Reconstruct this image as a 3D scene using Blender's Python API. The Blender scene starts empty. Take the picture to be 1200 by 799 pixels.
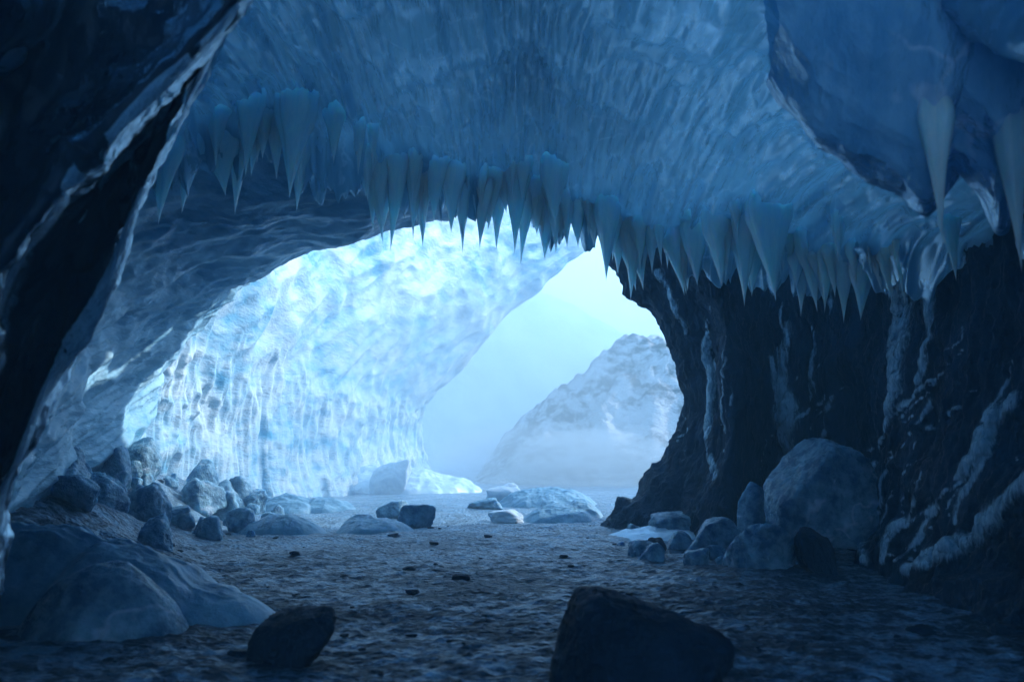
import bpy, bmesh, math, random
import numpy as np
from mathutils import Vector, Matrix
from mathutils.bvhtree import BVHTree

random.seed(7)
RNG = np.random.default_rng(7)
sc = bpy.context.scene
COL = sc.collection
R = math.radians

# ------------------------------------------------------------------ camera
F = 942.0
CAMZ = 1.6
PITCH = math.atan(130.0 / F)
cd = bpy.data.cameras.new('camera')
cam = bpy.data.objects.new('camera', cd)
COL.objects.link(cam)
cam.location = (0, 0, CAMZ)
cam.rotation_euler = (math.pi / 2 + PITCH, 0, 0)
cd.sensor_width = 36
cd.lens = 36 * F / 1200
cd.clip_end = 2000
cd.clip_start = 0.05
sc.camera = cam
cd.dof.use_dof = True
cd.dof.focus_distance = 17.0
cd.dof.aperture_fstop = 1.1

CP, SP = math.cos(PITCH), math.sin(PITCH)


def W(px, py, d):
    """point at horizontal distance d that the photograph shows near (px, py)"""
    x = (px - 600) / F
    y = (400 - py) / F
    Y = CP - y * SP
    Z = SP + y * CP
    s = d / Y
    return np.array([x * s, d, CAMZ + Z * s])


# ------------------------------------------------------------------ noise
def _h(ix, iy, iz, seed):
    n = (ix.astype(np.int64) * 374761393 + iy.astype(np.int64) * 668265263 + iz.astype(np.int64) * 2147483647 + seed * 1274126177) & 0xFFFFFFFF
    n = ((n ^ (n >> 13)) * 1274126177) & 0xFFFFFFFF
    n = ((n ^ (n >> 16)) * 2246822519) & 0xFFFFFFFF
    n = n ^ (n >> 15)
    return (n & 0xFFFFFF) / float(0xFFFFFF)


def vnoise(p, seed=0):
    i = np.floor(p).astype(np.int64)
    f = p - i
    u = f * f * f * (f * (f * 6 - 15) + 10)
    r = 0
    for dx in (0, 1):
        wx = u[..., 0] if dx else 1 - u[..., 0]
        for dy in (0, 1):
            wy = u[..., 1] if dy else 1 - u[..., 1]
            for dz in (0, 1):
                wz = u[..., 2] if dz else 1 - u[..., 2]
                r = r + wx * wy * wz * _h(i[..., 0] + dx, i[..., 1] + dy, i[..., 2] + dz, seed)
    return r * 2 - 1


def fbm(p, oct=4, seed=0, gain=0.5, ridged=False):
    a, s, tot = 1.0, 0, 0
    for k in range(oct):
        n = vnoise(p * (2.03 ** k) + 17.3 * k, seed + k)
        if ridged:
            n = 1 - 2 * np.abs(n)
        s = s + a * n
        tot += a
        a *= gain
    return s / tot


def worley(p, seed=0):
    i = np.floor(p).astype(np.int64)
    best = np.full(p.shape[:-1], 9.0)
    for dx in (-1, 0, 1):
        for dy in (-1, 0, 1):
            for dz in (-1, 0, 1):
                c = i + np.array([dx, dy, dz])
                j = np.stack([_h(c[..., 0], c[..., 1], c[..., 2], seed + q) for q in (11, 23, 37)], -1)
                d = np.sqrt((((c + j) - p) ** 2).sum(-1))
                best = np.minimum(best, d)
    return best


def sstep(a, b, x):
    t = np.clip((x - a) / (b - a), 0, 1)
    return t * t * (3 - 2 * t)


# ------------------------------------------------------------------ mesh helpers
def link(name, verts, faces, mat, parent=None, smooth=True):
    me = bpy.data.meshes.new(name)
    verts = np.asarray(verts, dtype=np.float32).reshape(-1, 3)
    faces = np.asarray(faces, dtype=np.int32)
    k = faces.shape[1]
    me.vertices.add(len(verts))
    me.vertices.foreach_set('co', verts.ravel())
    me.loops.add(faces.size)
    me.loops.foreach_set('vertex_index', faces.ravel())
    me.polygons.add(len(faces))
    me.polygons.foreach_set('loop_start', np.arange(0, faces.size, k, dtype=np.int32))
    me.polygons.foreach_set('loop_total', np.full(len(faces), k, dtype=np.int32))
    me.update(calc_edges=True)
    me.validate()
    if smooth:
        me.polygons.foreach_set('use_smooth', np.ones(len(me.polygons), dtype=bool))
    me.materials.append(mat)
    o = bpy.data.objects.new(name, me)
    COL.objects.link(o)
    if parent:
        o.parent = parent
    return o


def tag(o, label=None, cat=None, group=None, kind=None):
    if label:
        o['label'] = label
    if cat:
        o['category'] = cat
    if group:
        o['group'] = group
    if kind:
        o['kind'] = kind
    return o


def cr(P, n):
    """Catmull-Rom resampling along axis 0"""
    P = np.asarray(P, float)
    k = len(P)
    t = np.linspace(0, k - 1, n)
    i = np.clip(np.floor(t).astype(int), 0, k - 2)
    f = (t - i).reshape((-1,) + (1,) * (P.ndim - 1))
    g = lambda j: P[np.clip(j, 0, k - 1)]
    p0, p1, p2, p3 = g(i - 1), g(i), g(i + 1), g(i + 2)
    return 0.5 * (2 * p1 + (p2 - p0) * f + (2 * p0 - 5 * p1 + 4 * p2 - p3) * f ** 2 + (3 * p1 - p0 - 3 * p2 + p3) * f ** 3)


def loft(ctrl, n, m):
    a = cr(np.array(ctrl, float), n)
    return cr(a.transpose(1, 0, 2), m).transpose(1, 0, 2)


def normals(G):
    du = np.gradient(G, axis=0)
    dv = np.gradient(G, axis=1)
    N = np.cross(du, dv)
    return N / (np.linalg.norm(N, axis=-1, keepdims=True) + 1e-9)


def gridfaces(n, m):
    a = np.arange(n * m).reshape(n, m)
    return np.stack([a[:-1, :-1], a[:-1, 1:], a[1:, 1:], a[1:, :-1]], -1).reshape(-1, 4)


def face_to(G, N, target):
    """flip normals so they look towards the target on the whole"""
    v = np.asarray(target) - G
    if ((N * v).sum(-1)).mean() < 0:
        return -N
    return N


BV = {}


def bvh_of(o):
    me = o.data
    mw = o.matrix_world
    return BVHTree.FromPolygons([mw @ v.co for v in me.vertices], [tuple(p.vertices) for p in me.polygons])


def shoot(px, py, trees):
    d = Vector(W(px, py, 10.0)) - cam.location
    d.normalize()
    best = None
    for t in trees:
        h = t.ray_cast(cam.location, d)
        if h[0] is not None and (best is None or h[3] < best[3]):
            best = h
    return best


# ------------------------------------------------------------------ materials
def mat_new(name):
    m = bpy.data.materials.new(name)
    m.use_nodes = True
    nt = m.node_tree
    nt.nodes.clear()
    return m, nt


def nd(nt, typ, **kw):
    n = nt.nodes.new(typ)
    for k, v in kw.items():
        if k.startswith('_'):
            setattr(n, k[1:], v)
        else:
            n.inputs[k.replace('9', ' ')].default_value = v
    return n


def ramp(nt, stops):
    n = nt.nodes.new('ShaderNodeValToRGB')
    el = n.color_ramp.elements
    while len(el) < len(stops):
        el.new(0.5)
    for e, (p, c) in zip(el, stops):
        e.position = p
        e.color = (*c, 1) if len(c) == 3 else c
    return n


def g3(v):
    return (v, v, v)


def ice(name, deep, frost, rough=(0.12, 0.45), transl=0.25, tcol=None, stretch=(1, 1, 1), rot=(0, 0, 0), scale=1.0, lo=0.38, hi=0.68,
        bump=0.35, bump_d=0.03, cracks=0.0, fine=26.0, spec=0.5, glossy=0.45, glass=0.0, thin=None, sss=0.0, sss_r=0.3):  # thin: height range that grades translucency to shade the top
    m, nt = mat_new(name)
    L = nt.links.new
    tc = nd(nt, 'ShaderNodeTexCoord')
    mp = nd(nt, 'ShaderNodeMapping')
    mp.inputs['Rotation'].default_value = rot
    mp.inputs['Scale'].default_value = stretch
    L(tc.outputs['Object'], mp.inputs['Vector'])
    n1 = nd(nt, 'ShaderNodeTexNoise', Scale=0.9 * scale, Detail=6, Roughness=0.62, Distortion=0.35)
    n2 = nd(nt, 'ShaderNodeTexNoise', Scale=fine * 0.28 * scale, Detail=5, Roughness=0.65)
    n3 = nd(nt, 'ShaderNodeTexNoise', Scale=fine * scale, Detail=4, Roughness=0.7)
    for n in (n1, n2, n3):
        L(mp.outputs[0], n.inputs['Vector'])
    mix = nd(nt, 'ShaderNodeMath', _operation='MULTIPLY_ADD')
    L(n2.outputs[0], mix.inputs[0])
    mix.inputs[1].default_value = 0.45
    sc_ = nd(nt, 'ShaderNodeMath', _operation='MULTIPLY')
    sc_.inputs[1].default_value = 0.6
    L(n1.outputs[0], sc_.inputs[0])
    L(sc_.outputs[0], mix.inputs[2])
    rp = ramp(nt, [(lo, deep), (hi, frost)])
    L(mix.outputs[0], rp.inputs[0])
    col = rp.outputs[0]
    if cracks:
        vo = nd(nt, 'ShaderNodeTexVoronoi', _feature='DISTANCE_TO_EDGE', Scale=0.8)
        dn = nd(nt, 'ShaderNodeTexNoise', Scale=1.7, Detail=3)
        ad = nd(nt, 'ShaderNodeVectorMath', _operation='ADD')
        L(tc.outputs['Object'], dn.inputs['Vector'])
        L(tc.outputs['Object'], ad.inputs[0])
        L(dn.outputs['Color'], ad.inputs[1])
        L(ad.outputs[0], vo.inputs['Vector'])
        cr_ = ramp(nt, [(0.0, g3(1)), (0.035, g3(0))])
        L(vo.outputs[0], cr_.inputs[0])
        gate = ramp(nt, [(0.47, g3(0)), (0.55, g3(1))])
        L(n1.outputs[0], gate.inputs[0])
        mu = nd(nt, 'ShaderNodeMath', _operation='MULTIPLY')
        L(cr_.outputs[0], mu.inputs[0])
        L(gate.outputs[0], mu.inputs[1])
        mu2 = nd(nt, 'ShaderNodeMath', _operation='MULTIPLY')
        L(mu.outputs[0], mu2.inputs[0])
        mu2.inputs[1].default_value = cracks
        mc = nd(nt, 'ShaderNodeMixRGB')
        mc.inputs[2].default_value = (0.8, 0.88, 0.95, 1)
        L(mu2.outputs[0], mc.inputs[0])
        L(col, mc.inputs[1])
        col = mc.outputs[0]
    p = nd(nt, 'ShaderNodeBsdfPrincipled')
    L(col, p.inputs['Base Color'])
    p.inputs['IOR'].default_value = 1.31
    p.inputs['Specular IOR Level'].default_value = spec
    p.inputs['Specular Tint'].default_value = (0.55, 0.80, 1.0, 1)
    mr = nd(nt, 'ShaderNodeMapRange')
    mr.inputs['From Min'].default_value = 0.35
    mr.inputs['From Max'].default_value = 0.65
    mr.inputs['To Min'].default_value = rough[0]
    mr.inputs['To Max'].default_value = rough[1]
    L(n2.outputs[0], mr.inputs['Value'])
    L(mr.outputs[0], p.inputs['Roughness'])
    b1 = nd(nt, 'ShaderNodeBump', Strength=bump, Distance=bump_d * 3)
    L(n2.outputs[0], b1.inputs['Height'])
    b2 = nd(nt, 'ShaderNodeBump', Strength=bump, Distance=bump_d)
    L(n3.outputs[0], b2.inputs['Height'])
    L(b1.outputs[0], b2.inputs['Normal'])
    L(b2.outputs[0], p.inputs['Normal'])
    out = nd(nt, 'ShaderNodeOutputMaterial')
    p.inputs['Transmission Weight'].default_value = glass
    if sss:
        p.inputs['Subsurface Weight'].default_value = sss
        p.inputs['Subsurface Radius'].default_value = (0.35, 0.75, 1.0)
        p.inputs['Subsurface Scale'].default_value = sss_r
    if glass:
        p.inputs['IOR'].default_value = 1.22
    if transl > 0:
        t = nd(nt, 'ShaderNodeBsdfTranslucent')
        t.inputs['Color'].default_value = (*(tcol or frost), 1)
        L(b1.outputs[0], t.inputs['Normal'])
        ms = nd(nt, 'ShaderNodeMixShader')
        ms.inputs[0].default_value = transl
        if thin:
            # translucency graded by height: darkens the top, makes the lip glow
            sy = nd(nt, 'ShaderNodeSeparateXYZ')
            L(tc.outputs['Object'], sy.inputs[0])
            ty = nd(nt, 'ShaderNodeMapRange')
            ty.inputs['From Min'].default_value = thin[0]
            ty.inputs['From Max'].default_value = thin[1]
            ty.inputs['To Min'].default_value = thin[2]
            ty.inputs['To Max'].default_value = transl
            L(sy.outputs[thin[3]], ty.inputs['Value'])
            L(ty.outputs[0], ms.inputs[0])
        L(p.outputs[0], ms.inputs[1])
        L(t.outputs[0], ms.inputs[2])
        p.inputs['Specular IOR Level'].default_value = 0.0
        fz = nd(nt, 'ShaderNodeFresnel', IOR=1.31)
        L(b2.outputs[0], fz.inputs['Normal'])
        gl = nd(nt, 'ShaderNodeBsdfAnisotropic')
        gl.inputs['Color'].default_value = (0.66, 0.86, 1.0, 1)
        L(mr.outputs[0], gl.inputs['Roughness'])
        L(b2.outputs[0], gl.inputs['Normal'])
        mg = nd(nt, 'ShaderNodeMixShader')
        fs = nd(nt, 'ShaderNodeMath', _operation='MULTIPLY')
        fs.inputs[1].default_value = glossy
        L(fz.outputs[0], fs.inputs[0])
        L(fs.outputs[0], mg.inputs[0])
        L(ms.outputs[0], mg.inputs[1])
        L(gl.outputs[0], mg.inputs[2])
        L(mg.outputs[0], out.inputs[0])
    else:
        L(p.outputs[0], out.inputs[0])
    return m


M = {}
M['curtain'] = ice('hanging_ice', (0.05, 0.20, 0.33), (0.33, 0.57, 0.69), rough=(0.14, 0.45), glossy=0.28, transl=0.36, tcol=(0.45, 0.78, 0.90), stretch=(3.2, 0.34, 0.32),
                   scale=1.0, lo=0.36, hi=0.70, bump=0.13, bump_d=0.02, cracks=0.8, fine=14, thin=(7.5, 5.9, 0.04, 2))  # upper sheet shaded and lip brightened through translucency by height
M['icicle'] = ice('icicle_ice', (0.50, 0.79, 0.91), (0.78, 0.92, 0.97), rough=(0.04, 0.22), spec=0.9, transl=0.0, sss=1.0, sss_r=0.45, stretch=(3, 3, 0.5), scale=1.6,
                  bump=0.3, bump_d=0.012, fine=18)
M['wall'] = ice('scalloped_ice', (0.11, 0.36, 0.54), (0.50, 0.63, 0.70), rough=(0.25, 0.6), transl=0.0, stretch=(0.55, 0.5, 1.3), rot=(0, R(38), 0), scale=0.55,
                lo=0.40, hi=0.60, bump=0.5, bump_d=0.05, fine=14)
M['dark'] = ice('dark_glazed_rock', (0.002, 0.010, 0.024), (0.018, 0.068, 0.125), rough=(0.2, 0.5), transl=0.0, stretch=(1, 1, 0.45), scale=1.0, bump=0.7, bump_d=0.05, spec=0.08,
                fine=18, lo=0.35, hi=0.75)
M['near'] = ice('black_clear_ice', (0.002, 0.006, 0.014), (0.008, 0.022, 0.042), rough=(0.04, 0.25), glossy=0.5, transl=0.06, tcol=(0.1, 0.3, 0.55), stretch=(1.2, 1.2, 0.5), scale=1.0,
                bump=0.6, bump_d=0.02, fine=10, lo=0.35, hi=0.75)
M['over'] = ice('smooth_blue_ice', (0.12, 0.36, 0.54), (0.36, 0.62, 0.75), rough=(0.08, 0.35), transl=0.3, tcol=(0.2, 0.5, 0.8), stretch=(1.2, 1, 0.5), scale=0.8,
                bump=0.5, bump_d=0.03, cracks=0.8, fine=16, lo=0.42, hi=0.62)
M['flow'] = ice('frozen_runoff', (0.02, 0.075, 0.14), (0.17, 0.36, 0.50), rough=(0.05, 0.25), transl=0.2, stretch=(1.8, 1.8, 0.7), scale=2.0, bump=0.9, bump_d=0.02, fine=14, glossy=0.5)
M['block'] = ice('block_ice', (0.03, 0.12, 0.22), (0.30, 0.52, 0.64), rough=(0.12, 0.45), transl=0.0, sss=0.7, sss_r=0.15, scale=1.6, bump=0.6, bump_d=0.03, fine=16, cracks=0.5, lo=0.42, hi=0.66)
M['snow'] = ice('packed_snow', (0.38, 0.55, 0.70), (0.72, 0.82, 0.88), rough=(0.4, 0.75), transl=0.1, scale=1.2, bump=0.35, bump_d=0.02, fine=24, spec=0.35)
M['cover'] = ice('light_cover_ice', (0.4, 0.6, 0.7), (0.7, 0.85, 0.9), rough=(0.4, 0.75), transl=0.22, tcol=(0.35, 0.72, 0.95), scale=0.1, fine=14)  # translucent ice for the unseen cover that filters sun onto the ceiling
M['bounce_slope'] = ice('blue_bounce_snow', (0.44, 0.68, 0.86), (0.58, 0.79, 0.92), rough=(0.5, 0.8), transl=0.0, scale=0.2, fine=14)  # snow of the added bounce field, tinted blue to cool its fill
M['rime'] = ice('white_rime', (0.55, 0.70, 0.78), (0.88, 0.93, 0.96), rough=(0.1, 0.4), transl=0.0, scale=6, bump=0.8, bump_d=0.01, fine=14, spec=0.6)
M['rim'] = ice('wet_rim_ice', (0.05, 0.18, 0.30), (0.30, 0.56, 0.72), rough=(0.04, 0.2), transl=0.3, tcol=(0.3, 0.65, 0.9), stretch=(1.8, 1.8, 0.7), scale=2.0, bump=0.8, bump_d=0.02, fine=14, glossy=0.6)
M['inner'] = ice('shaded_wall_ice', (0.07, 0.28, 0.44), (0.40, 0.64, 0.76), rough=(0.2, 0.55), transl=0.0, stretch=(0.55, 0.5, 1.3), rot=(0, R(38), 0), scale=0.55,
                lo=0.40, hi=0.66, bump=0.5, bump_d=0.04, fine=14)  # scalloped wall ice again, painted deeper blue for the shaded vault
M['drift'] = ice('glazed_snow_ice', (0.06, 0.18, 0.29), (0.26, 0.46, 0.58), rough=(0.25, 0.55), transl=0.0, sss=0.6, sss_r=0.15, scale=1.0, bump=0.35, bump_d=0.02, fine=24)
M['stone'] = ice('dark_frosted_stone', (0.005, 0.014, 0.028), (0.02, 0.046, 0.08), rough=(0.35, 0.7), transl=0.0, spec=0.15, scale=2.2, bump=0.7, bump_d=0.02, fine=24)
M['hill'] = ice('snowy_hillside', (0.055, 0.05, 0.05), (0.52, 0.54, 0.56), rough=(0.6, 0.9), transl=0.0, stretch=(1, 1, 1.6), rot=(0, R(-30), 0), scale=0.32, lo=0.47, hi=0.56,
                bump=0.6, bump_d=0.3, fine=14)
M['mount'] = ice('far_snow_mountain', (0.12, 0.16, 0.22), (0.5, 0.58, 0.66), rough=(0.7, 0.9), transl=0.0, scale=0.08, bump=0.5, bump_d=0.6, fine=14)


def add_glaze(m):
    nt = m.node_tree
    L = nt.links.new
    p = [n for n in nt.nodes if n.type == 'BSDF_PRINCIPLED'][0]
    out = [n for n in nt.nodes if n.type == 'OUTPUT_MATERIAL'][0]
    at = nt.nodes.new('ShaderNodeAttribute')
    at.attribute_name = 'glaze'
    tc = nd(nt, 'ShaderNodeTexCoord')
    mp = nd(nt, 'ShaderNodeMapping')
    mp.inputs['Scale'].default_value = (14, 14, 3.2)
    L(tc.outputs['Object'], mp.inputs[0])
    nz = nd(nt, 'ShaderNodeTexNoise', Scale=1.6, Detail=6, Roughness=0.7, Distortion=0.6)
    L(mp.outputs[0], nz.inputs['Vector'])
    ad = nd(nt, 'ShaderNodeMath', _operation='MULTIPLY_ADD')
    L(nz.outputs[0], ad.inputs[0])
    ad.inputs[1].default_value = 1.1
    ad.inputs[2].default_value = -0.72
    a2 = nd(nt, 'ShaderNodeMath', _operation='ADD')
    L(ad.outputs[0], a2.inputs[0])
    L(at.outputs['Fac'], a2.inputs[1])
    rp = ramp(nt, [(0.05, g3(0)), (0.45, g3(1))])
    L(a2.outputs[0], rp.inputs[0])
    gate = nd(nt, 'ShaderNodeMath', _operation='MULTIPLY')
    g2 = ramp(nt, [(0.02, g3(0)), (0.25, g3(1))])
    L(at.outputs['Fac'], g2.inputs[0])
    L(rp.outputs[0], gate.inputs[0])
    L(g2.outputs[0], gate.inputs[1])
    q = nd(nt, 'ShaderNodeBsdfPrincipled', Roughness=0.12, IOR=1.31)
    cr2 = ramp(nt, [(0.3, (0.08, 0.24, 0.38)), (0.7, (0.58, 0.78, 0.88))])
    L(nz.outputs[0], cr2.inputs[0])
    L(cr2.outputs[0], q.inputs['Base Color'])
    bp = nd(nt, 'ShaderNodeBump', Strength=0.8, Distance=0.04)
    L(nz.outputs[0], bp.inputs['Height'])
    L(bp.outputs[0], q.inputs['Normal'])
    ms = nd(nt, 'ShaderNodeMixShader')
    L(gate.outputs[0], ms.inputs[0])
    L(p.outputs[0], ms.inputs[1])
    L(q.outputs[0], ms.inputs[2])
    L(ms.outputs[0], out.inputs[0])


add_glaze(M['dark'])


def ground_mat():
    m, nt = mat_new('frosted_gravel')
    L = nt.links.new
    tc = nd(nt, 'ShaderNodeTexCoord')
    mp = nd(nt, 'ShaderNodeMapping')
    mp.inputs['Scale'].default_value = (0.8, 1.0, 1.0)
    L(tc.outputs['Object'], mp.inputs['Vector'])
    n1 = nd(nt, 'ShaderNodeTexNoise', Scale=0.55, Detail=7, Roughness=0.66, Distortion=0.4)
    n2 = nd(nt, 'ShaderNodeTexNoise', Scale=5.0, Detail=9, Roughness=0.7)
    n3 = nd(nt, 'ShaderNodeTexNoise', Scale=40.0, Detail=4, Roughness=0.7)
    vo = nd(nt, 'ShaderNodeTexVoronoi', Scale=16.0)
    for n in (n1, n2, n3, vo):
        L(mp.outputs[0], n.inputs['Vector'])
    mask0 = nd(nt, 'ShaderNodeMath', _operation='MULTIPLY_ADD')
    L(n2.outputs[0], mask0.inputs[0])
    mask0.inputs[1].default_value = 0.62
    h = nd(nt, 'ShaderNodeMath', _operation='MULTIPLY')
    h.inputs[1].default_value = 0.42
    L(n1.outputs[0], h.inputs[0])
    L(h.outputs[0], mask0.inputs[2])
    mk = ramp(nt, [(0.50, g3(0)), (0.60, g3(1))])
    L(mask0.outputs[0], mk.inputs[0])
    # frost patches, plus paler colour towards the mouth painting its sheen on the floor
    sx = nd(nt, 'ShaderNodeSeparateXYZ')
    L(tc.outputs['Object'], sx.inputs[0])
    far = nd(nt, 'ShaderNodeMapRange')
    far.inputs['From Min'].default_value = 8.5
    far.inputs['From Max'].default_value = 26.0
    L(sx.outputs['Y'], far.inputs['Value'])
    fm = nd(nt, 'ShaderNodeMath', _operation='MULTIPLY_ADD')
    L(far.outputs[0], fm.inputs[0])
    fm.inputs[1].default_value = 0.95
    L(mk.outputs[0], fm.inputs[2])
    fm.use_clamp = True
    gr = ramp(nt, [(0.2, (0.004, 0.011, 0.021)), (0.75, (0.018, 0.044, 0.075))])
    L(n3.outputs[0], gr.inputs[0])
    fr = ramp(nt, [(0.3, (0.05, 0.11, 0.18)), (0.7, (0.27, 0.46, 0.62))])
    L(n2.outputs[0], fr.inputs[0])
    mc = nd(nt, 'ShaderNodeMixRGB')
    L(fm.outputs[0], mc.inputs[0])
    L(gr.outputs[0], mc.inputs[1])
    L(fr.outputs[0], mc.inputs[2])
    p = nd(nt, 'ShaderNodeBsdfPrincipled')
    L(mc.outputs[0], p.inputs['Base Color'])
    rr = nd(nt, 'ShaderNodeMapRange')
    rr.inputs['To Min'].default_value = 0.55
    rr.inputs['To Max'].default_value = 0.26
    L(fm.outputs[0], rr.inputs['Value'])
    L(rr.outputs[0], p.inputs['Roughness'])
    p.inputs['Specular IOR Level'].default_value = 0.42
    p.inputs['Specular Tint'].default_value = (0.50, 0.76, 1.0, 1)
    b0 = nd(nt, 'ShaderNodeBump', Strength=0.6, Distance=0.08)
    L(n2.outputs[0], b0.inputs['Height'])
    b1 = nd(nt, 'ShaderNodeBump', Strength=0.7, Distance=0.06)
    L(vo.outputs[0], b1.inputs['Height'])
    b2 = nd(nt, 'ShaderNodeBump', Strength=0.6, Distance=0.015)
    L(n3.outputs[0], b2.inputs['Height'])
    L(b0.outputs[0], b1.inputs['Normal'])
    L(b1.outputs[0], b2.inputs['Normal'])
    L(b2.outputs[0], p.inputs['Normal'])
    out = nd(nt, 'ShaderNodeOutputMaterial')
    L(p.outputs[0], out.inputs[0])
    return m


M['ground'] = ground_mat()


# ------------------------------------------------------------------ ground
def ground_h(x, y):
    p = np.stack([x, y, np.zeros_like(x)], -1)
    near = sstep(60, 30, y)
    h = 0.09 * fbm(p * np.array([0.5, 0.9, 1]), 4, 3)
    h += 0.035 * fbm(p * np.array([2.6, 3.4, 1]), 4, 5, 0.6) * near
    h += 0.045 * np.abs(fbm(p * np.array([8, 9, 1]), 4, 9, 0.65)) * sstep(28, 14, y)
    h += 0.35 * sstep(-5.5, -9, x) * sstep(40, 10, y)
    xw = np.interp(y, [8, 10, 14, 17.3, 21, 25], [-5.6, -6.4, -8.0, -8.8, -9.1, -9.0])
    bank = sstep(3.0, 0.1, x - xw) * sstep(8.2, 9.6, y) * sstep(25, 19, y)
    h += bank * (0.85 + 0.45 * fbm(p * 0.9, 3, 13))
    h += 0.02 * np.maximum(y - 60, 0) * 0.3
    h -= 12.2 * sstep(-3.5, -17, y)  # floor drops out of view so the added bounce field lights the ceiling
    return h


ys = np.concatenate([np.linspace(-24, 3.5, 70)[:-1], 3.5 * (26 / 3.5) ** np.linspace(0, 1, 620), 26 * (330 / 26) ** np.linspace(0, 1, 130)[1:]])
us = np.sinh(np.linspace(-2.2, 2.2, 460)) / np.sinh(2.2)
YY, UU = np.meshgrid(ys, us, indexing='ij')
XX = UU * (14 + np.maximum(YY, 0) * 1.3)
G = np.stack([XX, YY, ground_h(XX, YY)], -1)
ground = link('ground', G, gridfaces(*XX.shape), M['ground'])
tag(ground, kind='structure')


def gz(x, y):
    return float(ground_h(np.array([float(x)]), np.array([float(y)]))[0])


# ------------------------------------------------------------------ ceiling
FT = np.array([(-700, 480, 5), (-200, 330, 7), (0, 250, 8.5), (150, 200, 10), (200, 180, 10.5), (300, 165, 11.5), (400, 180, 12.5), (470, 222, 13.5), (540, 226, 14), (600, 226, 14.5),
               (660, 246, 15), (720, 275, 15), (800, 292, 14.5), (900, 290, 13.5), (1000, 312, 12), (1100, 300, 10.5), (1250, 280, 8.5), (1500, 350, 6), (1900, 500, 4)], float)


def fringe(px):
    return np.interp(px, FT[:, 0], FT[:, 1]), np.interp(px, FT[:, 0], FT[:, 2])


cols = [-700, -200, 0, 100, 180, 260, 340, 420, 500, 570, 630, 690, 750, 830, 920, 1010, 1100, 1250, 1500, 1900]
rows = []
for r in range(9):
    line = []
    for px in cols:
        fy, fd = fringe(px)
        if r == 0:
            P = np.array([(px - 600) / F * 9, -5.5, 6.6])
        elif r == 1:
            P = np.array([(px - 600) / F * 8, 0.5, 7.6])
        elif r == 2:
            P = W(px, fy - 330, fd * 0.50)
        elif r == 3:
            P = W(px, fy - 225, fd * 0.66)
        elif r == 4:
            P = W(px, fy - 125, fd * 0.83)
        elif r == 5:
            P = W(px, fy - 50, fd * 0.95)
        elif r == 6:
            P = W(px, fy, fd)
        elif r == 7:
            P = W(px, fy - 5, fd + 0.14)
        else:
            P = W(px, fy - 40, fd + 0.22)
        line.append(P)
    rows.append(line)
# close the roof over the camera, leaving daylight only far behind it
CEIL_CTRL = np.array(rows)
G = loft(CEIL_CTRL, 420, 640)
N = face_to(G, normals(G), (0, 4, 1))
vv = np.linspace(0, 8, 420)[:, None] * np.ones((1, 640))
curt = sstep(1.8, 3.6, vv) * sstep(7.0, 6.2, vv)
p = G
big = 0.30 * fbm(p * 0.55, 3, 21)
rib = fbm(p * np.array([2.6, 0.35, 0.30]), 3, 31, 0.55, True)
rib2 = fbm(p * np.array([8.0, 0.9, 0.7]), 2, 41, 0.5, True)
rock = fbm(p * np.array([1.1, 0.5, 0.5]), 4, 51, 0.45, True)
disp = big + curt * (0.22 * rib + 0.045 * rib2 + 0.22 * (worley(p * np.array([1.5, 0.55, 0.5]), 55) - 0.5) + 0.07 * (worley(p * np.array([4.5, 1.5, 1.1]), 57) - 0.5)) + (1 - curt) * (0.28 * rock)
jag = np.maximum(0, fbm(np.stack([G[..., 0] * 3.4, G[..., 1] * 0.6, G[..., 0] * 0], -1), 3, 61, 0.6, True))
G = G + N * disp[..., None]
lip = sstep(5.2, 6.0, vv) * sstep(6.9, 6.1, vv)
G[..., 2] -= lip * jag * 0.75
ceiling = link('cave_ceiling', G, gridfaces(420, 640), M['curtain'])
tag(ceiling, kind='structure')


def curtain_point(px, r):
    """point on the ceiling sheet (before its relief) at control row r"""
    fy, fd = fringe(px)
    offs = np.interp(r, [3, 4, 5, 6], [-225, -125, -50, 0])
    fac = np.interp(r, [3, 4, 5, 6], [0.66, 0.83, 0.95, 1.0])
    return W(px, fy + offs, fd * fac), fd * fac


# ------------------------------------------------------------------ left wall and leaning ice wall
WL = [
    (6, [(-420, 830), (-360, 600), (-300, 400), (-230, 200), (-150, 0), (0, -200), (200, -350)]),
    (10, [(-40, 700), (0, 560), (25, 440), (50, 330), (70, 200), (90, 60), (110, -100)]),
    (14, [(60, 650), (80, 540), (110, 440), (170, 350), (260, 282), (370, 245), (470, 205)]),
    (17.3, [(120, 628), (142, 535), (175, 452), (240, 372), (318, 307), (436, 280), (548, 240)]),
    (18.0, [(132, 624), (152, 532), (182, 449), (246, 364), (312, 292), (430, 258), (555, 215)]),
]
c = [[np.array([-9, -14, z]) for z in (-0.5, 1.5, 3, 5, 7.5, 10, 13)], [np.array([-8.5, -2, z]) for z in (-0.5, 1.5, 3, 5, 7.5, 10, 13)]]
for d, pts in WL:
    c.append([W(x, y, d) for x, y in pts])
G = loft(c, 420, 300)
N = face_to(G, normals(G), (0, 8, 2))
p = G
pr = np.stack([p[..., 1] * 0.55 + p[..., 2] * 0.5, p[..., 2] * 1.1 - p[..., 1] * 0.6, p[..., 0] * 0.5], -1)
scal = worley(pr * np.array([0.8, 1.6, 1.0]), 71)
disp = 0.35 * fbm(p * 0.5, 3, 73) + 0.30 * (scal - 0.5) + 0.10 * fbm(pr * np.array([1.2, 4, 2]), 4, 75, 0.6, True)
G = G + N * disp[..., None]
lwall = link('cave_wall', G, gridfaces(420, 300), M['inner'])
tag(lwall, kind='structure')

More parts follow.
